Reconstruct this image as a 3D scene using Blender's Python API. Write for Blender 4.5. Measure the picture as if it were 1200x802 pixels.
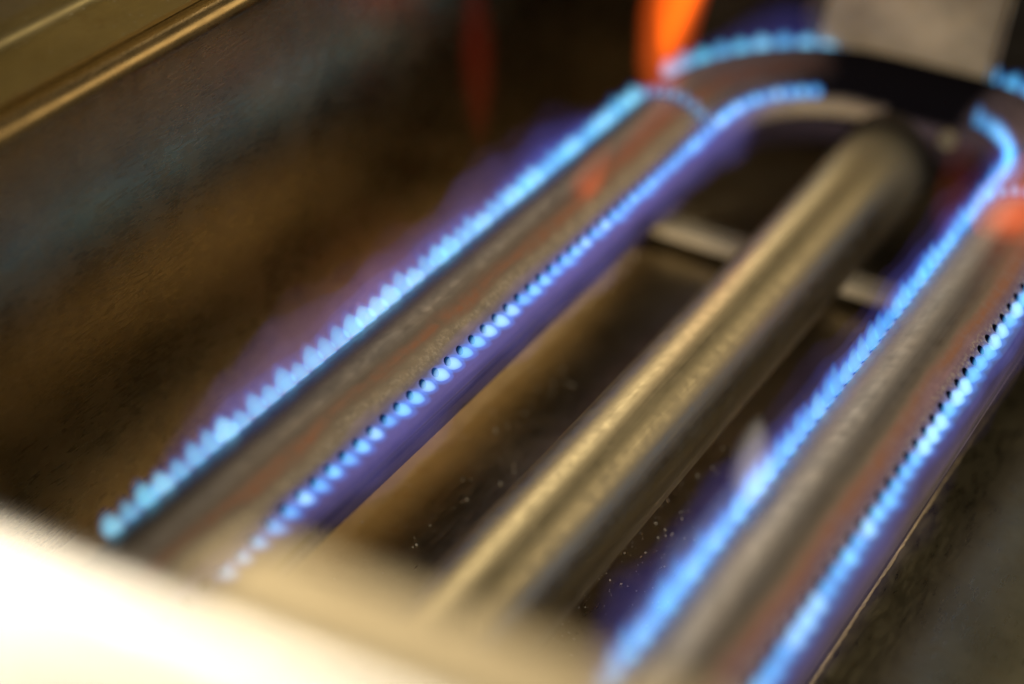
import bpy, bmesh, math, random
from mathutils import Vector, Matrix

# ------------------------------------------------------------------ basics
for o in list(bpy.data.objects):
    bpy.data.objects.remove(o)
SC = bpy.context.scene
COL = SC.collection
R = math.radians
rnd = random.Random(7)
mm = 0.001                                  # the scene is in metres, measures below in millimetres

# ------------------------------------------------------------------ camera
PITCH, AZ = R(35.772), R(32.063)
cam_data = bpy.data.cameras.new('camera')
cam = bpy.data.objects.new('camera', cam_data)
COL.objects.link(cam)
cam.location = (0.1793, -0.2605, 0.2392)
cam.rotation_euler = (R(90) - PITCH, 0, AZ)
cam_data.sensor_width = 36.0
cam_data.lens = 60.0
cam_data.clip_start = 0.005
cam_data.clip_end = 50
cam_data.dof.use_dof = True
cam_data.dof.focus_distance = 0.388
cam_data.dof.aperture_fstop = 3.15
cam_data.dof.aperture_blades = 0
SC.camera = cam

# ------------------------------------------------------------------ world and lamps
world = bpy.data.worlds.new('World')
SC.world = world
world.use_nodes = True
bg = world.node_tree.nodes['Background']
bg.inputs['Color'].default_value = (1.0, 0.84, 0.60, 1)
bg.inputs['Strength'].default_value = 0.18


def area_lamp(name, loc, target, size, power, color):
    d = bpy.data.lights.new(name, 'AREA')
    d.shape = 'RECTANGLE'
    d.size, d.size_y = size
    d.energy = power
    d.color = color
    o = bpy.data.objects.new(name, d)
    COL.objects.link(o)
    o.location = loc
    o.rotation_euler = (Vector(target) - Vector(loc)).to_track_quat('-Z', 'Y').to_euler()
    return o


area_lamp('window_lamp', (-0.88, 0.82, 0.80), (0.03, 0, 0.0), (1.0, 0.6), 11.0, (1.0, 0.83, 0.58))
area_lamp('rear_fill', (0.62, 0.98, 0.84), (0.0, 0, 0.0), (0.6, 0.45), 2.1, (1.0, 0.80, 0.50))  # unseen lamp added to lay warm reflections on wall and floor
area_lamp('front_fill', (0.75, -1.0, 1.1), (0.05, 0.1, 0.0), (0.5, 0.5), 17.0, (1.0, 0.90, 0.74))  # unseen fill added to brighten the shield and bar from the camera side

SC.view_settings.view_transform = 'Standard'
SC.view_settings.look = 'None'
SC.view_settings.exposure = 0.0
SC.view_settings.gamma = 1.0
SC.view_settings.use_curve_mapping = False
SC.render.engine = 'CYCLES'
SC.cycles.use_denoising = True
SC.cycles.max_bounces = 5
SC.cycles.glossy_bounces = 4
SC.cycles.diffuse_bounces = 2
SC.cycles.use_adaptive_sampling = True
SC.cycles.adaptive_threshold = 0.02
SC.cycles.sample_clamp_indirect = 4.0


# ------------------------------------------------------------------ material helpers
class NT:
    def __init__(self, name):
        self.mat = bpy.data.materials.new(name)
        self.mat.use_nodes = True
        self.t = self.mat.node_tree
        self.t.nodes.clear()
        self.out = self.t.nodes.new('ShaderNodeOutputMaterial')

    def n(self, kind, **kw):
        nd = self.t.nodes.new(kind)
        for k, v in kw.items():
            setattr(nd, k, v)
        return nd

    def link(self, a, b):
        self.t.links.new(a, b)

    def put(self, sock, v):
        if hasattr(v, 'links') or isinstance(v, bpy.types.NodeSocket):
            self.link(v, sock)
        else:
            sock.default_value = v

    def math(self, op, a, b=0.0, clamp=False):
        nd = self.n('ShaderNodeMath', operation=op)
        nd.use_clamp = clamp
        self.put(nd.inputs[0], a)
        self.put(nd.inputs[1], b)
        return nd.outputs[0]

    def combine(self, x, y, z):
        nd = self.n('ShaderNodeCombineXYZ')
        for i, v in enumerate((x, y, z)):
            self.put(nd.inputs[i], v)
        return nd.outputs[0]

    def noise(self, vec, scale, detail=4.0, rough=0.55):
        nd = self.n('ShaderNodeTexNoise')
        self.link(vec, nd.inputs['Vector'])
        nd.inputs['Scale'].default_value = scale
        nd.inputs['Detail'].default_value = detail
        nd.inputs['Roughness'].default_value = rough
        return nd.outputs['Fac']

    def ramp(self, fac, stops, interp='LINEAR'):
        nd = self.n('ShaderNodeValToRGB')
        cr = nd.color_ramp
        cr.interpolation = interp
        while len(cr.elements) < len(stops):
            cr.elements.new(0.5)
        for e, (p, c) in zip(cr.elements, stops):
            e.position = p
            e.color = (*c, 1) if len(c) == 3 else c
        self.link(fac, nd.inputs[0])
        return nd.outputs[0]

    def mapr(self, v, a, b, c, d):
        nd = self.n('ShaderNodeMapRange')
        self.put(nd.inputs[0], v)
        for i, x in enumerate((a, b, c, d)):
            nd.inputs[i + 1].default_value = x
        return nd.outputs[0]

    def mix(self, fac, a, b, blend='MIX'):
        nd = self.n('ShaderNodeMix', data_type='RGBA', blend_type=blend)
        self.put(nd.inputs[0], fac)
        for s, v in ((nd.inputs[6], a), (nd.inputs[7], b)):
            if isinstance(v, tuple):
                s.default_value = (*v, 1)
            else:
                self.link(v, s)
        return nd.outputs[2]

    def bump(self, h, strength, dist):
        nd = self.n('ShaderNodeBump')
        nd.inputs['Strength'].default_value = strength
        nd.inputs['Distance'].default_value = dist
        self.link(h, nd.inputs['Height'])
        return nd.outputs[0]

    def principled(self, color, rough, metal=1.0, normal=None, **kw):
        p = self.n('ShaderNodeBsdfPrincipled')
        self.put(p.inputs['Base Color'], (*color, 1) if isinstance(color, tuple) else color)
        self.put(p.inputs['Roughness'], rough)
        self.put(p.inputs['Metallic'], metal)
        if normal is not None:
            self.link(normal, p.inputs['Normal'])
        for k, v in kw.items():
            self.put(p.inputs[k.replace('_', ' ')], v)
        self.link(p.outputs[0], self.out.inputs['Surface'])
        return p


def brushed_steel(name, color, rough, stretch, bump_s=0.25, scale=900.0, mottle=0.25, metal=1.0, spots=0.0):
    """Sheet steel with fine brush lines along one object axis, dull patches and a few scratches."""
    m = NT(name)
    tc = m.n('ShaderNodeTexCoord').outputs['Object']
    mp = m.n('ShaderNodeMapping')
    m.link(tc, mp.inputs[0])
    mp.inputs['Scale'].default_value = stretch
    fine = m.noise(mp.outputs[0], scale, 3.0, 0.6)
    broad = m.noise(tc, 38.0, 5.0, 0.6)
    grime = m.noise(tc, 160.0, 6.0, 0.65)
    r = m.math('ADD', m.mapr(broad, 0.3, 0.7, rough - 0.03, rough + 0.04),
               m.mapr(grime, 0.35, 0.7, -0.015, 0.03))
    r = m.math('ADD', r, m.mapr(fine, 0.3, 0.7, -0.05, 0.05))
    dark = tuple(c * (1 - mottle) for c in color)
    col = m.mix(m.mapr(broad, 0.38, 0.66, 0, 1), dark, color)
    col = m.mix(m.mapr(grime, 0.55, 0.75, 0, 0.45), col, tuple(c * f for c, f in zip(color, (0.75, 0.6, 0.42))))
    if spots:
        sp = m.n('ShaderNodeTexVoronoi')
        m.link(tc, sp.inputs['Vector'])
        sp.inputs['Scale'].default_value = 420.0
        sm = m.mapr(sp.outputs['Distance'], 0.08, 0.16, spots, 0.0)
        col = m.mix(sm, col, (0.55, 0.50, 0.38))
        r = m.math('ADD', r, m.math('MULTIPLY', sm, 0.4))
    m.principled(col, r, metal, m.bump(fine, bump_s, 0.00006))
    return m.mat


def tube_steel(name, stops, rust, mottle_col, rough, crust=True):
    """Heated burner steel: temper colours and painted flame glow run round the tube, following the 'around' attribute (0..2 = half turns)."""
    m = NT(name)
    at = m.n('ShaderNodeAttribute', attribute_name='around').outputs['Fac']
    al = m.n('ShaderNodeAttribute', attribute_name='along').outputs['Fac']
    tc = m.n('ShaderNodeTexCoord').outputs['Object']
    v = m.combine(m.math('MULTIPLY', al, 30.0), m.math('MULTIPLY', at, 5.0), 0.0)
    wob = m.noise(v, 1.0, 5.0, 0.6)
    at2 = m.math('ADD', at, m.mapr(wob, 0.3, 0.7, -0.035, 0.035))
    nz = m.noise(tc, 300.0, 6.0, 0.65)
    fine = m.noise(tc, 1100.0, 5.0, 0.6)
    broad = m.noise(tc, 45.0, 5.0, 0.6)
    streak = m.noise(m.combine(m.math('MULTIPLY', al, 25.0), m.math('MULTIPLY', at, 60.0), 0.0), 1.0, 5.0, 0.65)
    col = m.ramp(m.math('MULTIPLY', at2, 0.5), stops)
    col = m.mix(m.mapr(broad, 0.42, 0.66, 0, 0.45), col, mottle_col)
    col = m.mix(m.mapr(streak, 0.3, 0.75, 0.22, 0.0), col, (0.10, 0.08, 0.065))
    metal = 1.0
    rg = m.math('ADD', m.mapr(nz, 0.3, 0.7, rough - 0.06, rough + 0.10), m.mapr(streak, 0.3, 0.7, -0.06, 0.06))
    if crust:
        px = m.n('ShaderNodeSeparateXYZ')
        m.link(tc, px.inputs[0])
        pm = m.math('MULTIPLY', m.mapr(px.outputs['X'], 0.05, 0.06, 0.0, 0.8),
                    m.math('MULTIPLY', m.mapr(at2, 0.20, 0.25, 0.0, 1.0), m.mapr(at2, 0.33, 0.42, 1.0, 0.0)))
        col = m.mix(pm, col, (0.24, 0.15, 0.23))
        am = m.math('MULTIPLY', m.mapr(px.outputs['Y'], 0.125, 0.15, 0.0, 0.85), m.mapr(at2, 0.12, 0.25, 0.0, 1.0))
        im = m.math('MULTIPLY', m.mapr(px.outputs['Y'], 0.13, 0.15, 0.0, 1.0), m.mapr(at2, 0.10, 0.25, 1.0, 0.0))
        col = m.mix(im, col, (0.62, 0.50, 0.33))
        col = m.mix(am, col, (0.19, 0.14, 0.18))  # mauve painted over the bend for the glow of the flame halo
        # rust line just inside the inner port row, and pale mineral crust round the holes
        d = m.math('ABSOLUTE', m.math('SUBTRACT', at2, rust))
        rm = m.math('MULTIPLY', m.mapr(d, 0.006, 0.05, 0.8, 0.0), m.math('MULTIPLY', m.mapr(nz, 0.30, 0.55, 0.3, 1.0), m.mapr(wob, 0.35, 0.6, 0.35, 1.0)))
        col = m.mix(rm, col, (0.33, 0.135, 0.06))
        d2 = m.math('ABSOLUTE', m.math('SUBTRACT', at2, 0.285))
        cm = m.math('MULTIPLY', m.mapr(d2, 0.012, 0.045, 1.0, 0.0), m.mapr(fine, 0.46, 0.66, 0.0, 0.7))
        col = m.mix(cm, col, (0.50, 0.42, 0.30))
        both = m.math('MAXIMUM', m.math('MULTIPLY', rm, 0.75), cm)
        metal = m.math('SUBTRACT', 1.0, m.math('MULTIPLY', both, 0.8))
        rg = m.math('ADD', rg, m.math('MULTIPLY', both, 0.3))
    sm = None
    if True:
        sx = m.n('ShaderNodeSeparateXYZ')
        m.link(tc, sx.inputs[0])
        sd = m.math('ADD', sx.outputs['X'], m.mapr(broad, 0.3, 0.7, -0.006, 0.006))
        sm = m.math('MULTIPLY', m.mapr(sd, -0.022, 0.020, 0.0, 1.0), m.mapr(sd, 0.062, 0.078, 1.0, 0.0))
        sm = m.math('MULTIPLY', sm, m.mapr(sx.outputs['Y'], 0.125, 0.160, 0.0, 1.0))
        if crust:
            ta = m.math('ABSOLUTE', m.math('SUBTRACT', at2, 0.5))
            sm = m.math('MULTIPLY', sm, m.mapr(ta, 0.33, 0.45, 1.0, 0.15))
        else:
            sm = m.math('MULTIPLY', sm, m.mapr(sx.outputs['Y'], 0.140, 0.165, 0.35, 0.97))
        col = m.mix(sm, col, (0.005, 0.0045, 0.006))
        metal = m.math('MULTIPLY', metal, m.math('SUBTRACT', 1.0, sm))
        spec = m.math('MULTIPLY', m.math('SUBTRACT', 1.0, sm), 0.5)
        rg = m.math('ADD', rg, m.math('MULTIPLY', sm, 0.35))
    h = m.math('ADD', m.math('MULTIPLY', streak, 0.7), m.math('MULTIPLY', nz, 0.5))
    m.principled(col, rg, metal, m.bump(h, 0.12 if crust else 0.06, 0.00008 if crust else 0.00004), Specular_IOR_Level=spec)
    return m.mat


def glow(name, color, strength):
    """Burning gas: an even emitting volume with no surface, brighter where one looks through more of it."""
    m = NT(name)
    e = m.n('ShaderNodeEmission')
    e.inputs['Color'].default_value = (*color, 1)
    e.inputs['Strength'].default_value = strength
    m.link(e.outputs[0], m.out.inputs['Volume'])
    return m.mat


TAUPE = (0.36, 0.325, 0.28)
LEG_STOPS = [(0.00, (0.32, 0.28, 0.50)), (0.06, (0.36, 0.31, 0.54)), (0.11, (0.38, 0.33, 0.55)), (0.135, (0.31, 0.27, 0.22)),  # violet stops mix heat tint with the flame halo's glow, painted in
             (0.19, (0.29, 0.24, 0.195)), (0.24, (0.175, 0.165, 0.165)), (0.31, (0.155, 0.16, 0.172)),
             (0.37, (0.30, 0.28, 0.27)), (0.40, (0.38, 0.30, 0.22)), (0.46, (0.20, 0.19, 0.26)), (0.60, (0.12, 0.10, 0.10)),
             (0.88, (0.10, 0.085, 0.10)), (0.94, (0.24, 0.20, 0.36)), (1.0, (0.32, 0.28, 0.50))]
M = {
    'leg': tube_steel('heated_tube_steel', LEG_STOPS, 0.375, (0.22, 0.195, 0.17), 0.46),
    'venturi': tube_steel('plain_tube_steel', [(0.0, (0.36, 0.31, 0.23)), (0.25, (0.38, 0.33, 0.20)), (0.42, (0.42, 0.36, 0.215)),
                                               (0.50, (0.42, 0.36, 0.33)), (1.0, (0.35, 0.29, 0.22))], 0.3, (0.34, 0.295, 0.19), 0.40, False),
    'wall': brushed_steel('wall_steel', (0.38, 0.27, 0.125), 0.27, (1.0, 0.12, 1.0), 0.10, 1500.0, 0.3),
    'flange': brushed_steel('flange_steel', (0.42, 0.35, 0.18), 0.42, (1.0, 0.3, 1.0), 0.2, 700.0, 0.2, spots=0.55),
    'floor': brushed_steel('floor_steel', (0.54, 0.46, 0.31), 0.34, (1.0, 0.15, 1.0), 0.06, 1200.0, 0.25),
    'tray': brushed_steel('tray_steel', (0.33, 0.305, 0.20), 0.30, (1.0, 0.2, 1.0), 0.08, 900.0, 0.3),
    'rim': brushed_steel('rim_steel', (0.86, 0.88, 0.92), 0.28, (0.2, 1.0, 1.0), 0.15, 600.0, 0.08),
    'ledge': brushed_steel('ledge_steel', (0.60, 0.52, 0.36), 0.55, (0.2, 1.0, 1.0), 0.15, 600.0, 0.1),
    'lip': brushed_steel('bar_edge_lit_steel', (0.86, 0.72, 0.50), 0.5, (0.3, 1.0, 1.0), 0.2, 700.0, 0.2, metal=0.0),
    'bracket': brushed_steel('bracket_steel', (0.60, 0.51, 0.36), 0.55, (1.0, 1.0, 0.3), 0.2, 700.0, 0.5, metal=0.35),
    'edge': brushed_steel('cut_edge_steel', (0.68, 0.58, 0.38), 0.40, (1.0, 1.0, 1.0), 0.6, 900.0, 0.5),
    'dark': brushed_steel('sooty_steel', (0.09, 0.075, 0.06), 0.55, (1.0, 1.0, 1.0), 0.3, 400.0, 0.5),
    'soot': brushed_steel('port_soot', (0.02, 0.02, 0.03), 0.6, (1.0, 1.0, 1.0), 0.2, 800.0, 0.3),
}
d = NT('dust_grain')
d.principled((0.62, 0.56, 0.45), 0.9, 0.0)
M['dust'] = d.mat

G = {
    'cone': glow('flame_shell_gas', (0.035, 0.26, 1.0), 95.0),
    'core': glow('flame_core_gas', (0.27, 0.78, 1.0), 205.0),
    'cone_up': glow('flame_shell_gas_faint', (0.05, 0.24, 1.0), 45.0),
    'core_b': glow('flame_core_gas_dim', (0.20, 0.66, 0.95), 165.0),
    'core_c': glow('flame_core_gas_white', (0.46, 0.84, 0.95), 225.0),
    'core_up': glow('flame_core_gas_pale', (0.18, 0.80, 0.86), 122.0),
    'core_up_b': glow('flame_core_gas_pale_dim', (0.16, 0.72, 0.84), 102.0),
    'core_up_c': glow('flame_core_gas_pale_white', (0.28, 0.82, 0.86), 130.0),
    'haze': glow('cyan_gas', (0.16, 0.60, 1.0), 28.0),
    'wisp': glow('pale_gas', (1.0, 0.90, 0.74), 9.0),
    'plume': glow('plume_gas', (0.40, 0.60, 0.95), 14.0),
    'violet': glow('violet_gas', (0.28, 0.24, 0.72), 12.0),
    'base': glow('flame_base_gas', (0.74, 0.74, 0.82), 40.0),
    'mantle': glow('mantle_gas', (0.13, 0.22, 1.0), 24.0),
    'mantle2': glow('mantle_gas_faint', (0.17, 0.18, 0.9), 6.0),
    'mantle3': glow('mantle_gas_thin', (0.28, 0.18, 0.8), 1.6),
    'orange': glow('orange_gas', (1.0, 0.125, 0.0), 105.0),
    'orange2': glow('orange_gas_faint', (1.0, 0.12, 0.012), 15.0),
    'orange_b': glow('orange_gas_mid', (1.0, 0.13, 0.004), 62.0),
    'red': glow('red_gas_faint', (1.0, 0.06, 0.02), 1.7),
}


# ------------------------------------------------------------------ object helpers
def link(name, me, mat=None, parent=None, smooth=False):
    o = bpy.data.objects.new(name, me)
    COL.objects.link(o)
    if mat is not None and not me.materials:
        me.materials.append(mat)
    if smooth:
        for p in me.polygons:
            p.use_smooth = True
    if parent is not None:
        o.parent = parent
    return o


def tag(o, label=None, cat=None, group=None, kind=None):
    for k, v in (('label', label), ('category', cat), ('group', group), ('kind', kind)):
        if v:
            o[k] = v
    return o


def empty(name, loc=(0, 0, 0)):
    o = bpy.data.objects.new(name, None)
    COL.objects.link(o)
    o.empty_display_size = 0.01
    o.location = loc
    return o


def bm_mesh(bm, name):
    bmesh.ops.recalc_face_normals(bm, faces=bm.faces)
    me = bpy.data.meshes.new(name)
    bm.to_mesh(me)
    bm.free()
    return me


def extrude_profile(name, prof, axis, a, b, thick, mat, parent=None, bevel=0.0, smooth=True):
    """A folded sheet: an open profile of (u, z) points in mm given a thickness and run along an axis from a to b (mm)."""
    n = len(prof)
    P = [Vector((p[0], p[1])) for p in prof]
    off = []
    for i in range(n):
        t = Vector((0, 0))
        if i > 0:
            t += (P[i] - P[i - 1]).normalized()
        if i < n - 1:
            t += (P[i + 1] - P[i]).normalized()
        t.normalize()
        nn = Vector((-t.y, t.x))
        off.append(P[i] + nn * thick)
    loop = P + off[::-1]
    bm = bmesh.new()

    def co(p, s):
        return (p.x * mm, s * mm, p.y * mm) if axis == 'y' else (s * mm, p.x * mm, p.y * mm)
    va = [bm.verts.new(co(p, a)) for p in loop]
    vb = [bm.verts.new(co(p, b)) for p in loop]
    k = len(loop)
    for i in range(k):
        bm.faces.new((va[i], va[(i + 1) % k], vb[(i + 1) % k], vb[i]))
    for i in range(n - 1):
        j = k - 1 - i
        bm.faces.new((va[i], va[i + 1], va[j - 1], va[j]))
        bm.faces.new((vb[j], vb[j - 1], vb[i + 1], vb[i]))
    me = bm_mesh(bm, name)
    o = link(name, me, mat, parent, smooth)
    if smooth:
        sharp(o)
    return o


def sharp(o, ang=35):
    me = o.data
    bm = bmesh.new()
    bm.from_mesh(me)
    for e in bm.edges:
        if len(e.link_faces) == 2 and e.calc_face_angle(0) > R(ang):
            e.smooth = False
    bm.to_mesh(me)
    bm.free()


def box(name, x0, x1, y0, y1, z0, z1, mat, parent=None, bev=0.3):
    bm = bmesh.new()
    bmesh.ops.create_cube(bm, size=1.0)
    for v in bm.verts:
        v.co = ((x0 + x1) / 2 + v.co.x * (x1 - x0), (y0 + y1) / 2 + v.co.y * (y1 - y0), (z0 + z1) / 2 + v.co.z * (z1 - z0))
        v.co *= mm
    if bev:
        bmesh.ops.bevel(bm, geom=list(bm.edges), offset=bev * mm, segments=2, affect='EDGES', profile=0.5)
    return link(name, bm_mesh(bm, name), mat, parent)


def arc_pts(cx, cz, r, a0, a1, n):
    return [(cx + r * math.cos(R(a0 + (a1 - a0) * i / n)), cz + r * math.sin(R(a0 + (a1 - a0) * i / n))) for i in range(n + 1)]


# ------------------------------------------------------------------ the firebox (setting)
FZ = -32.0            # firebox floor
WX = -66.0            # inner face of the side wall
RY = 236.0            # rear wall

fl = extrude_profile('floor', [(98.2, FZ), (40, FZ - 0.25), (-10, FZ + 0.15), (WX - 1.2, FZ)],
                     'y', -139, RY - 1.2, 1.2, M['floor'])
tag(fl, kind='structure')

side = extrude_profile('side_wall',
                       [(WX, FZ + 0.06), (WX, 40), (WX, 68)] + arc_pts(WX - 4.5, 70.5, 4.5, 0, 90, 10) + [(WX - 18, 75)],
                       'y', -139, RY - 0.2, 1.5, M['wall'])
tag(side, kind='structure')
# the rim on top of the side wall: flat flange and an upstand beyond it
extrude_profile('rim_flange', [(WX - 6.5, 75.15), (WX - 20, 76.6)] + arc_pts(WX - 20, 80.6, 4.0, 270, 180, 6)[1:] + [(WX - 24, 112)],
                'y', -138, RY - 1, -1.2, M['flange'], side)

rear = extrude_profile('rear_wall', [(RY, FZ - 20), (RY, 74)] + arc_pts(RY + 3, 74, 3.0, 180, 90, 6)[1:] + [(RY + 24, 77)],
                       'x', WX - 24, 290, 1.4, M['dark'])
tag(rear, kind='structure')

under = box('dark_backing', WX - 24, 290, -139, RY - 1, FZ - 34, FZ - 32, M['dark'], bev=0)  # dark sheet added to blacken the void seen through the floor gap
tag(under, kind='structure')

front = extrude_profile('front_wall',
                        [(-140, FZ - 31), (-140, 60), (-162, 92)] + arc_pts(-172, 97, 10.0, 0, 90, 10) + [(-215, 107)],
                        'x', WX - 24, 290, 1.5, M['rim'])
# the box is not quite square to its tubes: the front stands a few degrees askew
YAW = Matrix.Translation(Vector((0.055, -0.162, 0))) @ Matrix.Rotation(R(5.0), 4, 'Z') @ Matrix.Translation(Vector((-0.055, 0.162, 0)))
front.data.transform(YAW)
tag(front, kind='structure')

# right-hand tray sheet with its bare cut edge
tray = empty('tray_sheet', (0.1, 0.04, (FZ + 1) * mm))
tag(tray, 'dull steel sheet with a bright cut edge at the right of the right burner tube', 'steel sheet')


def child_of(o, parent):
    o.parent = parent
    o.matrix_parent_inverse = Matrix.Translation(parent.location).inverted()
    return o


child_of(extrude_profile('sheet', [(262, FZ + 6), (170, FZ + 2.5), (130, FZ + 0.6), (99.65, FZ + 0.6)], 'y', -138.5, RY - 1.5, 1.3, M['tray']), tray)
# cut edge: a thin burred strip, uneven along its length
bm = bmesh.new()
prev = None
y = -138.0
while y < RY - 2:
    w = 0.55 + rnd.uniform(-0.16, 0.2)
    h = rnd.uniform(-0.1, 0.14)
    ring = [bm.verts.new((x * mm, y * mm, z * mm)) for x, z in
            ((99.62 + rnd.uniform(-.08, .08), FZ - 0.7), (99.62 - w * .35, FZ + 0.2), (99.6, FZ + 0.85 + h), (99.6 + w, FZ + 0.9 + h), (99.6 + w, FZ - 0.7))]
    if prev:
        for i in range(5):
            bm.faces.new((prev[i], prev[(i + 1) % 5], ring[(i + 1) % 5], ring[i]))
    prev = ring
    y += 1.3
child_of(link('cut_edge', bm_mesh(bm, 'cut_edge'), M['edge']), tray)

# ledge in front of the tubes, below the front rim
ledge = extrude_profile('front_ledge', [(-166, 106.9), (-161, 106), (-157, 105)] + arc_pts(-156, 98, 7, 90, 0, 8) + [(-149, 84)],
                        'x', 76, 150, -1.4, M['ledge'])
ledge.data.transform(YAW)
tag(ledge, 'blurred pale steel ledge below the front rim, nearest the camera', 'ledge')

# ------------------------------------------------------------------ the burner
TR = 14.8                       # tube radius
LX, RX, FY = -10.9, 93.2, 181.0  # centre lines: left leg, right leg, far run
Y0 = -126.0
path = []                       # (x, y, tx, ty)


def build_path():
    pts = []
    s = Y0
    while s < 135.9:
        pts.append((LX, s, 0.0, 1.0)); s += 5.0
    r1 = FY - 136.0
    n = int(round(r1 * math.pi / 2 / 5.4))
    for i in range(n):
        a = math.pi - (math.pi / 2) * i / n
        pts.append((LX + r1 + r1 * math.cos(a), 136 + r1 * math.sin(a), math.sin(a), -math.cos(a)))
    r2 = 36.5
    x = LX + r1
    xe = RX - r2
    n = max(1, int(round((xe - x) / 5.0)))
    for i in range(n):
        pts.append((x + (xe - x) * i / n, FY, 1.0, 0.0))
    n = int(round(r2 * math.pi / 2 / 5.2))
    for i in range(n):
        a = math.pi / 2 - (math.pi / 2) * i / n
        pts.append((xe + r2 * math.cos(a), FY - r2 + r2 * math.sin(a), math.sin(a), -math.cos(a)))
    s = FY - r2
    while s > Y0:
        pts.append((RX, s, 0.0, -1.0)); s -= 5.0
    return pts


path = build_path()
NP = len(path)
NA = 30
OFF = 6.0                        # cell k covers OFF + 12 k degrees .. + 12, centres at 12(k+1)
K_IN, K_OUT = 2, 10              # 42 degrees is the inner side of the loop, 138 the outer


def frame(i):
    x, y, tx, ty = path[i]
    return Vector((x, y, 0)), Vector((tx, ty, 0)), Vector((ty, -tx, 0))   # centre, tangent, right of travel (inner side)


def ring_pt(i, deg, r=TR):
    c, t, n = frame(i)
    return c + n * (r * math.cos(R(deg))) + Vector((0, 0, r * math.sin(R(deg))))


def cell_mid(i):
    c0, t0, n0 = frame(i)
    c1, t1, n1 = frame(i + 1)
    return (c0 + c1) / 2, (t0 + t1).normalized(), (n0 + n1).normalized()


def blend(i):
    """0 on the left leg, 1 on the right leg: heat tint and painted glow stay on the same side of the box."""
    x = path[i][0]
    return min(1, max(0, (x - 10) / 60))


CROSS_L = min(range(NP), key=lambda i: abs(path[i][1] - 126) + (abs(path[i][0] - LX) * 10))
CROSS_R = min(range(NP), key=lambda i: abs(path[i][1] - 129) + (abs(path[i][0] - RX) * 10))
ports = []                       # (i, k) of every drilled cell
for i in range(NP - 1):
    c, t, n = cell_mid(i)
    on_leg = abs(t.y) > 0.999
    if c.y < -108:
        continue
    ports.append((i, K_OUT))
    if not (c.y > 100 and 13 < c.x < 66):
        ports.append((i, K_IN))
for ci in (CROSS_L, CROSS_R):
    for k in range(K_IN + 1, K_OUT):
        ports.append((ci, k))
pset = set(ports)
HOLE = 1.15

verts, faces, around, along = [], [], [], []


def add_v(co, ar, s):
    verts.append(co * mm); around.append(ar); along.append(s * mm)
    return len(verts) - 1


def around_of(i, deg):
    a = deg / 180.0
    b = blend(i)
    a2 = (1.0 - a) % 2.0
    return a if b < 0.5 else a2


grid = []
s = 0.0
for i in range(NP):
    if i:
        s += (Vector(path[i][:2]) - Vector(path[i - 1][:2])).length
    grid.append([add_v(ring_pt(i, OFF + 30 + 12 * k - 30), around_of(i, (OFF + 12 * k) % 360), s) for k in range(NA)])
# the port cells are numbered so that cell k spans angles OFF+12k .. OFF+12(k+1); 42 deg -> k=2 (30..42 offset by 6 = 36? see below)


def cell_center_deg(k):
    return OFF + 12 * k + 6


K_IN, K_OUT = 2, 10              # centres 36+6 = 42 and 132+6 = 138
hole_info = []
for i in range(NP - 1):
    for k in range(NA):
        a, b = grid[i][k], grid[i][(k + 1) % NA]
        c_, d_ = grid[i + 1][(k + 1) % NA], grid[i + 1][k]
        if (i, k) not in pset:
            faces.append((a, b, c_, d_))
            continue
        corners = [a, b, c_, d_]
        P = [Vector(verts[q]) / mm for q in corners]
        mid = sum(P, Vector()) / 4
        u = ((P[3] + P[2]) - (P[0] + P[1])).normalized()       # along
        nrm = (P[2] - P[0]).cross(P[3] - P[1]).normalized()
        c, t, n = cell_mid(i)
        outw = n * math.cos(R(cell_center_deg(k))) + Vector((0, 0, math.sin(R(cell_center_deg(k)))))
        if nrm.dot(outw) < 0:
            nrm = -nrm
        w = nrm.cross(u)
        hv = []
        # hole verts ordered to follow the corners: angle measured in the (u, w) plane
        ang0 = [math.atan2((p - mid).dot(w), (p - mid).dot(u)) for p in P]
        direction = 1 if ((ang0[1] - ang0[0] + math.pi) % (2 * math.pi) - math.pi) > 0 else -1
        NH = 12
        for q in range(NH):
            th = ang0[0] + direction * 2 * math.pi * q / NH
            hv.append(add_v(mid + (u * math.cos(th) + w * math.sin(th)) * HOLE, around[a] * 0.5 + around[b] * 0.5 if abs(around[a] - around[b]) < 0.5 else around[a], along[a] / mm))
        cur = 0
        for q in range(4):
            a1 = ((ang0[(q + 1) % 4] - ang0[0]) * direction) % (2 * math.pi)
            nxt = NH if q == 3 else int(round(a1 / (2 * math.pi) * NH))
            poly_h = [hv[z % NH] for z in range(cur, nxt + 1)]
            c0i, c1i = corners[q], corners[(q + 1) % 4]
            for z in range(len(poly_h) - 1):
                half = (len(poly_h) - 1) // 2
                faces.append((c0i if z < half or half == 0 and z == 0 else c1i, poly_h[z + 1], poly_h[z]))
                if z == half - 1 or (half == 0 and z == 0):
                    faces.append((c0i, c1i, poly_h[z + 1]))
            cur = nxt
        hole_info.append((i, k, mid, nrm, u, w))

me = bpy.data.meshes.new('burner_tube')
me.from_pydata([tuple(v) for v in verts], [], faces)
me.validate()
bm = bmesh.new(); bm.from_mesh(me); bmesh.ops.recalc_face_normals(bm, faces=bm.faces)
bm.to_mesh(me); bm.free()
for nm, arr in (('around', around), ('along', along)):
    at = me.attributes.new(nm, 'FLOAT', 'POINT')
    at.data.foreach_set('value', arr)
burner = empty('gas_burner', (0.041, 0.02, -0.0148))
tag(burner, 'steel loop gas burner with two drilled tubes and a plain feed tube between', 'gas burner')
child_of(link('burner_tube', me, M['leg'], None, True), burner)['label'] = 'looped burner tube with heat tint and painted flame glow on its sides, and rust lines'

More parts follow.
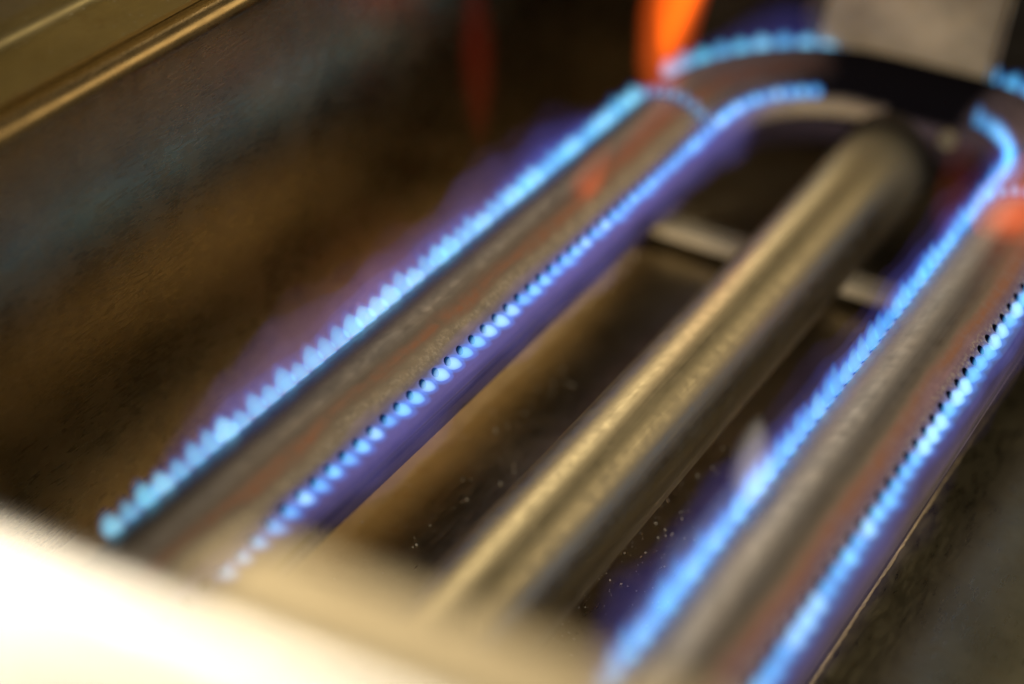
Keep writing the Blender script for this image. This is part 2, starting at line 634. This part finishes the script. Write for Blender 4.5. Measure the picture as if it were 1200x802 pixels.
# the drilled holes: dark sleeves under each opening
bm = bmesh.new()
N = 12
top = [bm.verts.new((HOLE * 1.03 * math.cos(2 * math.pi * q / N), HOLE * 1.03 * math.sin(2 * math.pi * q / N), 0.0)) for q in range(N)]
bot = [bm.verts.new((v.co.x, v.co.y, -1.8)) for v in top]
for q in range(N):
    bm.faces.new((top[q], top[(q + 1) % N], bot[(q + 1) % N], bot[q]))
bm.faces.new(bot)
for v in bm.verts:
    v.co *= mm
port_me = bm_mesh(bm, 'port')
port_me.materials.append(M['soot'])
ranked = sorted(hole_info, key=lambda h: h[2].y)
for i, k, mid, nrm, u, w in ranked[:296]:
    o = link('port', port_me)
    o.matrix_world = Matrix(((u.x, w.x, nrm.x, mid.x * mm), (u.y, w.y, nrm.y, mid.y * mm), (u.z, w.z, nrm.z, mid.z * mm), (0, 0, 0, 1)))
    child_of(o, burner)


def straight_tube(name, pts, nseg, mat):
    """Swept round tube through (x, y, z, radius) stations in mm."""
    vs, fs, ar, al = [], [], [], []
    s = 0
    for j, (x, y, z, r) in enumerate(pts):
        if j:
            s += (Vector(pts[j][:3]) - Vector(pts[j - 1][:3])).length
        a, b = pts[max(0, j - 1)], pts[min(len(pts) - 1, j + 1)]
        t = (Vector(b[:3]) - Vector(a[:3])).normalized()
        right = t.cross(Vector((0, 0, 1))).normalized()
        up = right.cross(t)
        for q in range(nseg):
            th = 2 * math.pi * q / nseg
            vs.append(tuple((Vector((x, y, z)) + right * r * math.cos(th) + up * r * math.sin(th)) * mm))
            ar.append(q / nseg * 2); al.append(s * mm)
    for j in range(len(pts) - 1):
        for q in range(nseg):
            fs.append((j * nseg + q, j * nseg + (q + 1) % nseg, (j + 1) * nseg + (q + 1) % nseg, (j + 1) * nseg + q))
    fs.append(tuple(range(nseg))); fs.append(tuple(range((len(pts) - 1) * nseg, len(pts) * nseg)))
    m_ = bpy.data.meshes.new(name)
    m_.from_pydata(vs, [], fs)
    bm = bmesh.new(); bm.from_mesh(m_); bmesh.ops.recalc_face_normals(bm, faces=bm.faces); bm.to_mesh(m_); bm.free()
    for nm, arr in (('around', ar), ('along', al)):
        m_.attributes.new(nm, 'FLOAT', 'POINT').data.foreach_set('value', arr)
    o = link(name, m_, mat, None, True)
    sharp(o, 60)
    return o


st = [(41, -126, -10, 13.6)] + [(41, y, -10, 13.6) for y in range(-100, 131, 10)] + \
     [(41, y, -10, 13.6) for y in (140, 150, 160, 170, 177)]
vt = child_of(straight_tube('feed_tube', st, 48, M['venturi']), burner)
vt['label'] = 'plain steel feed tube without flames running between the two burner tubes'
child_of(straight_tube('collar', [(41, 165, -10, 13.4), (41, 165.4, -10, 14.4), (41, 168, -9.6, 14.8), (41, 171, -9.0, 15.6), (41, 176, -8, 17)], 48, M['dark']), burner)
# end caps of the two legs
for x in (LX, RX):
    child_of(straight_tube('end_cap', [(x, Y0 - 4, 0, TR + 0.5), (x, Y0 + 4, 0, TR + 0.7)], 32, M['dark']), burner)
# weld seam and bolt beside the mouth of the feed tube
bm = bmesh.new()
bmesh.ops.create_cone(bm, cap_ends=True, segments=6, radius1=3.1 * mm, radius2=3.1 * mm, depth=3.2 * mm)
bmesh.ops.bevel(bm, geom=list(bm.edges), offset=0.35 * mm, segments=2, affect='EDGES')
bolt = link('bolt', bm_mesh(bm, 'bolt'), M['edge'])
bolt.location = (0.0580, 0.1655, 0.0035)
bolt.rotation_euler = (R(82), 0, R(12))
child_of(bolt, burner)
bolt['label'] = 'small bright bolt head beside the far end of the feed tube'

# ------------------------------------------------------------------ cross bar under the tubes
bar = empty('support_bar', (0.03, 0.13, FZ * mm))
tag(bar, 'pale folded steel bar crossing under the burner tubes near the far end', 'support bar')
child_of(extrude_profile('lip', [(123.5, -28.6), (123.5, -25.6), (124.3, -24.8), (129.5, -24.8), (131, -26.5), (131, -30)], 'x', -46, 97, -0.9, M['bracket']), bar)
child_of(box('front_edge', -46, 97, 122.3, 123.35, -28.4, -25.3, M['lip'], bev=0.3), bar)  # extra-pale colour stands in for light reflected off this edge
for x in (-44, 95):
    child_of(box('foot', x - 2, x + 2, 125.5, 130, FZ + 0.3, -26, M['bracket']), bar)

# ------------------------------------------------------------------ steel shield standing on the far run
shield = empty('steel_shield', (0.035, 0.19, 0.0148))
tag(shield, 'grey folded steel shield standing on the far end of the burner', 'shield')
SY = 186.0
bm = bmesh.new()


def plate(bm, quad, n_off):
    n_off = Vector(n_off)
    a = [bm.verts.new(Vector(p) * mm) for p in quad]
    b = [bm.verts.new((Vector(p) + n_off) * mm) for p in quad]
    k = len(quad)
    bm.faces.new(a); bm.faces.new(b[::-1])
    for i in range(k):
        bm.faces.new((a[i], b[i], b[(i + 1) % k], a[(i + 1) % k]))


plate(bm, [(8.0, SY, 12.4), (60.5, SY, 13.6), (63.5, SY + 1.5, 62), (14.5, SY + 1.5, 62)], (0, 1.2, 0))
bmesh.ops.bevel(bm, geom=list(bm.edges), offset=0.25 * mm, segments=2, affect='EDGES')
child_of(link('face_plate', bm_mesh(bm, 'face_plate'), M['bracket']), shield)
bm = bmesh.new()
plate(bm, [(7.7, SY + 0.1, 12.8), (14.2, SY + 1.6, 62), (4.0, SY + 6, 62), (1.5, SY + 4.5, 17.4)], (-0.6, -0.7, 0))
bmesh.ops.bevel(bm, geom=list(bm.edges), offset=0.2 * mm, segments=2, affect='EDGES')
child_of(link('side_flange', bm_mesh(bm, 'side_flange'), M['edge']), shield)  # brighter material stands in for the light this tilted fold catches
bm = bmesh.new()
plate(bm, [(60.9, SY - 0.2, 13.8), (63.9, SY + 1.3, 62), (66.2, SY - 4.2, 62), (62.6, SY - 4.5, 16)], (0.8, 0.5, 0))
bmesh.ops.bevel(bm, geom=list(bm.edges), offset=0.2 * mm, segments=2, affect='EDGES')
child_of(link('side_flange', bm_mesh(bm, 'side_flange'), M['edge']), shield)

# ------------------------------------------------------------------ flames


def lathe(name, prof, n, mat, bend=(0, 0)):
    """A closed body of revolution along +Z from (radius, height) points in mm, bent sideways with height."""
    H = prof[-1][1]
    bm = bmesh.new()
    rings = []
    for r, h in prof:
        f = (max(0, h) / H) ** 2
        ox, oy = bend[0] * f, bend[1] * f
        if r <= 0:
            rings.append([bm.verts.new((ox * mm, oy * mm, h * mm))])
        else:
            rings.append([bm.verts.new(((ox + r * math.cos(2 * math.pi * q / n)) * mm, (oy + r * math.sin(2 * math.pi * q / n)) * mm, h * mm)) for q in range(n)])
    for a, b in zip(rings, rings[1:]):
        for q in range(n):
            if len(a) == 1:
                bm.faces.new((a[0], b[(q + 1) % n], b[q]))
            elif len(b) == 1:
                bm.faces.new((a[q], a[(q + 1) % n], b[0]))
            else:
                bm.faces.new((a[q], a[(q + 1) % n], b[(q + 1) % n], b[q]))
    me = bm_mesh(bm, name)
    me.materials.append(mat)
    for p in me.polygons:
        p.use_smooth = True
    return me


def flame_prof(r, L):
    return [(0, -0.25), (r * 0.72, -0.2), (r * 0.95, L * 0.12), (r, L * 0.3), (r * 0.86, L * 0.52), (r * 0.58, L * 0.74), (r * 0.28, L * 0.9), (0, L)]


def basis(z, xhint=Vector((0, 1, 0))):
    z = z.normalized()
    x = (xhint - z * xhint.dot(z)).normalized()
    y = z.cross(x)
    return x, y, z


def flame_row(name, label, cells, k, direction, shell, core, shell_size, core_size, mantles, slide=0.0, grow=lambda p: 1.0, group='blue flame rows on the burner', origin=None):
    """One row of flames: each flame a part, its bright core a sub-part; mantle gas is a part of the row."""
    row = empty(name, (0, 0, 0))
    first = hole_by[(cells[0], k)] if k is not None else None
    row.location = (first[2] * mm) if first else origin
    tag(row, label, 'flames', group)
    VAR = ((1, 1), (0.96, 1.08), (1.04, 0.94), (0.94, 0.88), (1.06, 1.06))
    shells = [lathe('flame', flame_prof(shell_size[0] * f, shell_size[1] * g), 12, shell, (rnd.uniform(-.5, .5), rnd.uniform(-.4, .4))) for f, g in VAR]
    cores = [lathe('flame_core', flame_prof(core_size[0] * f, core_size[1] * g), 12, G[core + sfx], (rnd.uniform(-.4, .4), rnd.uniform(-.4, .4)))
             for (f, g), sfx in zip(VAR, ('', '_b', '_c', '_b', '_c'))]
    centers = []
    for i in cells:
        kk = k
        h = hole_by.get((i, kk))
        if h is None:
            continue
        c, t, n = cell_mid(i)
        # gas leaving a low port clings to the tube below it
        mid = h[2] + (h[3].cross(t) * (1 if h[3].cross(t).z < 0 else -1)) * slide
        dv = direction(n, t)
        dv = (dv + Vector((rnd.uniform(-.06, .06), rnd.uniform(-.06, .06), rnd.uniform(-.05, .05)))).normalized()
        x, y, z = basis(dv, t)
        v = rnd.choice((0, 0, 1, 1, 2, 2, 3, 4))
        sc = rnd.uniform(0.92, 1.08) * grow(mid)
        mw = Matrix(((x.x * sc, y.x * sc, z.x * sc, mid.x * mm), (x.y * sc, y.y * sc, z.y * sc, mid.y * mm),
                     (x.z * sc, y.z * sc, z.z * sc, mid.z * mm), (0, 0, 0, 1)))
        fo = link('flame', shells[v])
        fo.matrix_world = mw
        child_of(fo, row)
        co = link('flame_core', cores[v])
        co.parent = fo
        co.location = (0, 0, 0.0002)
        fo.rotation_mode = 'QUATERNION'
        centers.append((mid, dv, n))
    for (mat, half_w, length, shift, lift) in mantles:
        mantle(row, centers, mat, half_w, length, shift, lift)
    return row


def mantle(row, centers, mat, half_w, length, shift, lift):
    """Soft outer gas: an elliptical sheath swept along the row, leaning the way the flames blow."""
    bm = bmesh.new()
    rings = []
    ph = [rnd.uniform(0, 6.28) for _ in range(3)]
    NQ = 14
    ends = len(centers) - 1
    for j, (c, dv, n) in enumerate(centers):
        axis = (dv + Vector((0, 0, lift))).normalized()
        axis = (axis - Vector((0, 0, 0)))
        tdir = Vector((0, 0, 1)).cross(n)
        axis = (axis - tdir * axis.dot(tdir)).normalized()
        wdir = tdir.cross(axis).normalized()
        e = min(1.0, 0.10 + min(j, ends - j) / 9.0) ** 0.8
        ln = length * e * (1 + 0.10 * math.sin(j * 0.37 + ph[0]) + 0.08 * math.sin(j * 0.83 + ph[1]) + 0.05 * math.sin(j * 1.7 + ph[2]))
        base = c + axis * (shift + ln / 2)
        rings.append([bm.verts.new((base + axis * (ln / 2 * math.cos(2 * math.pi * q / NQ)) + wdir * (half_w * e * math.sin(2 * math.pi * q / NQ) * (1 - 0.35 * math.cos(2 * math.pi * q / NQ)))) * mm) for q in range(NQ)])
    for a, b in zip(rings, rings[1:]):
        for q in range(NQ):
            bm.faces.new((a[q], a[(q + 1) % NQ], b[(q + 1) % NQ], b[q]))
    bm.faces.new(rings[0]); bm.faces.new(rings[-1])
    me = bm_mesh(bm, 'flame_mantle')
    o = link('flame_mantle', me, mat, None, True)
    child_of(o, row)
    return o


hole_by = {(h[0], h[1]): h for h in hole_info}


def cells_where(f):
    out = []
    for i in range(NP - 1):
        c, t, n = cell_mid(i)
        if f(c, t):
            out.append(i)
    return out


def leanto(side, up, y=0.0):
    return lambda n, t: (n * side + Vector((0, y, up)))


on_l = lambda c: c.x < LX + 0.5
on_r = lambda c: c.x > RX - 0.5
L_leg = cells_where(lambda c, t: on_l(c) and -92 < c.y < 128)
L_arc = cells_where(lambda c, t: not on_l(c) and c.x < 16)
L_in = cells_where(lambda c, t: c.x < 13 and c.y > -87)
O_arc = cells_where(lambda c, t: not on_l(c) and c.x < 40)
F_arc = cells_where(lambda c, t: c.x >= 48 and not on_r(c))
R_in = cells_where(lambda c, t: c.x > 66 and c.y > -100)
R_out = cells_where(lambda c, t: on_r(c) and c.y > -100)

flame_row('flame_row', 'row of small blue flames along the outer edge of the left burner tube', L_leg, K_OUT, leanto(-0.62, 1.0),
          G['cone_up'], 'core_up', (3.0, 6.4), (2.6, 5.2),
          [(G['haze'], 1.2, 3.6, -1.0, 0.1), (G['base'], 1.2, 2.6, -2.0, 0.0), (G['mantle'], 2.4, 8.5, -0.8, 0.1), (G['mantle2'], 3.4, 11.5, -1, 0.2), (G['mantle2'], 4.4, 14.5, -1, 0.25), (G['mantle3'], 5.0, 17.0, -1, 0.3)])
flame_row('flame_row', 'row of round blue flames along the inner edge of the left burner tube, in focus', L_in, K_IN, leanto(1.0, 0.30),
          G['cone'], 'core', (2.2, 5.6), (1.45, 3.8),
          [(G['haze'], 0.9, 3.2, 0.2, -0.2), (G['violet'], 2.4, 8.5, -0.5, -0.8), (G['violet'], 2.8, 12.0, -0.5, -1.1), (G['mantle2'], 2.2, 6.5, -0.5, -0.55), (G['mantle2'], 3.0, 9.5, -0.5, -0.75), (G['mantle3'], 4.0, 13.0, -0.5, -0.8)], 0.45)
flame_row('flame_row', 'blurred row of blue flames on the outer side of the left far bend', O_arc, K_OUT, leanto(-0.62, 1.0),
          G['cone_up'], 'core_up', (3.4, 5.2), (2.9, 4.4),
          [(G['haze'], 1.8, 5.0, -0.4, 0.1), (G['mantle'], 2.4, 8.0, -0.8, 0.1), (G['mantle2'], 4.0, 15.0, -1, 0.5), (G['mantle2'], 5.0, 22.0, -1, 0.6)])
flame_row('flame_row', 'blurred blue flames beside the right edge of the steel shield', F_arc, K_OUT, leanto(-0.62, 1.0),
          G['cone'], 'core_up', (3.0, 5.6), (2.4, 4.6),
          [(G['mantle'], 2.6, 8.0, -0.8, 0.1), (G['mantle3'], 4.0, 14.0, -0.8, 0.1)])
rin = flame_row('flame_row', 'row of slanting blue flames along the inner edge of the right burner tube', R_in, K_IN, leanto(0.45, 0.85, 0.55),
          G['cone'], 'core_up', (2.1, 7.0), (1.6, 5.8),
          [(G['haze'], 1.1, 4.5, -0.4, 0.1), (G['mantle'], 2.4, 7.0, -0.5, 0.1), (G['mantle2'], 3.2, 10.0, -0.5, 0.15), (G['mantle3'], 4.2, 14.0, -0.5, 0.3)],
                grow=lambda p: 1.0 + 0.14 * min(1, max(0, (30 - p.y) / 40)))
# the near half of that row burns taller and paler
near = []
for i in R_in:
    h = hole_by.get((i, K_IN))
    if h and h[2].y < 28:
        c, t, n = cell_mid(i)
        near.append((h[2], (n * 0.5 + Vector((0, 0.3, 0.85))).normalized(), n))
mantle(rin, near, G['plume'], 2.6, 9.0, -0.6, 0.1)
mantle(rin, near, G['mantle2'], 3.6, 15.0, -0.6, 0.2)
for f_ in (1.15, 0.9, 0.65, 0.4):
    wz = link('pale_wisp', lathe('pale_wisp', [(0, 0), (2.6 * f_, 2), (4.4 * f_, 7), (4.0 * f_, 13), (2.2 * f_, 18), (0, 21 * (0.8 + 0.2 * f_))], 16, G['wisp'], (-2, 5)))
    wz.location = (0.0800, -0.010, 0.006)
    child_of(wz, rin)
flame_row('flame_row', 'bright blue flame line along the outer edge of the right burner tube', R_out, K_OUT, leanto(-1.0, 0.12),
          G['cone'], 'core', (2.3, 4.6), (2.0, 3.2),
          [(G['haze'], 1.4, 4.2, 0.2, -0.05), (G['haze'], 0.9, 3.0, 0.6, -0.05), (G['mantle'], 1.7, 5.5, 0.6, -0.05), (G['mantle2'], 2.6, 8.0, 0.4, -0.2), (G['mantle3'], 3.4, 10.5, 0.4, -0.3)], 0.55)


def cross_row(label, ci):
    row = empty('flame_row', tuple(hole_by[(ci, 6)][2] * mm))
    tag(row, label, 'flames', 'blue flame rows on the burner')
    sh = lathe('flame', flame_prof(1.6, 4.4), 12, G['cone'])
    cr = lathe('flame_core', flame_prof(1.1, 3.5), 12, G['core_up'])
    for k in range(K_IN + 1, K_OUT):
        i_, k_, mid, nrm, u, w = hole_by[(ci, k)]
        x, y, z = basis((nrm + Vector((0, 0, 0.4))), u)
        fo = link('flame', sh)
        fo.matrix_world = Matrix(((x.x, y.x, z.x, mid.x * mm), (x.y, y.y, z.y, mid.y * mm), (x.z, y.z, z.z, mid.z * mm), (0, 0, 0, 1)))
        child_of(fo, row)
        co = link('flame_core', cr)
        co.parent = fo
        co.location = (0, 0, 0.0002)
    return row


cross_row('short row of blue flames crossing the top of the left burner tube at its bend', CROSS_L)
cross_row('short row of blue flames crossing the top of the right burner tube at its bend', CROSS_R)


def tongue(name, label, loc, prof, bend, mat, inner=None):
    o = empty(name, tuple(Vector(loc) * mm))
    tag(o, label, 'flame', 'orange flame tongues')
    a = link('outer_gas', lathe('outer_gas', prof, 18, mat, bend))
    a.parent = o
    for p2, m2 in inner or ():
        b = link('inner_gas', lathe('inner_gas', p2, 18, m2, bend))
        b.parent = o
    return o


tongue('flame_tongue', 'tall orange flame rising from the left bend of the burner', (-17, 132, 9),
       [(0, 0), (5.5, 2), (8.0, 12), (9.8, 28), (10.5, 46), (8.5, 64), (4, 80), (0, 92)], (22, 4), G['orange2'],
       [([(0, 2), (3.5, 5), (6.0, 16), (8.0, 34), (8.4, 52), (5, 70), (0, 84)], G['orange2']),
        ([(0, 9), (2.4, 12), (4.2, 22), (4.6, 36), (3.0, 50), (0, 62)], G['orange_b']),
        ([(0, 14), (3.0, 18), (5.4, 28), (6.0, 42), (5.0, 58), (3, 72), (0, 82)], G['orange_b'])])
tongue('flame_tongue', 'small orange flame at the right picture edge on the right burner tube', (92, 109, 11),
       [(0, 0), (7.0, 1), (10.0, 6), (9.5, 13), (6, 21), (0, 30)], (5, 3), G['orange2'],
       [([(0, 0.2), (3.5, 1.2), (6.0, 5), (5.5, 10), (3, 15), (0, 20)], G['orange2']), ([(0, 0.5), (2.5, 1.5), (4.6, 5), (3.6, 10), (0, 16)], G['orange2']), ([(0, 0.5), (1.8, 1.5), (3.4, 5), (2.6, 9), (0, 13)], G['orange2'])])
tongue('flame_tongue', 'faint orange glow on the left burner tube standing in for the tall flame reflected there', (-6, 70, 12),  # glowing gas added in place of a reflection on the tube
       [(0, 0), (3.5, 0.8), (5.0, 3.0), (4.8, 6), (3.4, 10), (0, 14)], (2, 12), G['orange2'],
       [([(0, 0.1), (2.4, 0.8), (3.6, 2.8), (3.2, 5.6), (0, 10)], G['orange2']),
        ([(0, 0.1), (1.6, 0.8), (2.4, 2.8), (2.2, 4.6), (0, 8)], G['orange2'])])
tongue('flame_tongue', 'dim red glow standing in for a flame reflection in the left wall', (-47, 84, 6),  # glowing gas added where the wall would mirror a flame
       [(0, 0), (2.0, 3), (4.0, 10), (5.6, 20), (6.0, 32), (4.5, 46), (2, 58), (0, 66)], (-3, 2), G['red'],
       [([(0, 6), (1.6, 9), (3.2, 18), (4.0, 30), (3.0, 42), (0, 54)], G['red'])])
tongue('flame_tongue', 'faint red flame beside the inner bend of the right burner tube', (77, 116, 2),
       [(0, 0), (4.0, 1.5), (6.4, 8), (6.6, 15), (5, 23), (2.6, 27), (0, 28.5)], (-2, 4), G['red'],
       [([(0, 0), (2.0, 2), (3.2, 8), (3.0, 15), (1.8, 20), (0, 26)], G['red'])])

# ------------------------------------------------------------------ dust on the floor
bm = bmesh.new()
for q in range(900):
    if q < 450:
        x, y = rnd.gauss(46, 14), rnd.gauss(0, 26)
    else:
        x, y = rnd.uniform(-30, 96), rnd.uniform(-70, 60)
    if x > 97 or x < -62:
        continue
    r = rnd.choice((0.05, 0.07, 0.07, 0.1, 0.1, 0.14, 0.2, 0.24)) * mm
    mt = Matrix.Translation(Vector((x * mm, y * mm, (FZ + 0.16) * mm + r * 0.6))) @ Matrix.Scale(rnd.uniform(.7, 1.6), 4, (1, 0, 0))
    bmesh.ops.create_icosphere(bm, subdivisions=1, radius=r, matrix=mt)
dust = link('dust', bm_mesh(bm, 'dust'), M['dust'])
tag(dust, 'pale dust grains scattered on the dark steel floor', 'dust', kind='stuff')
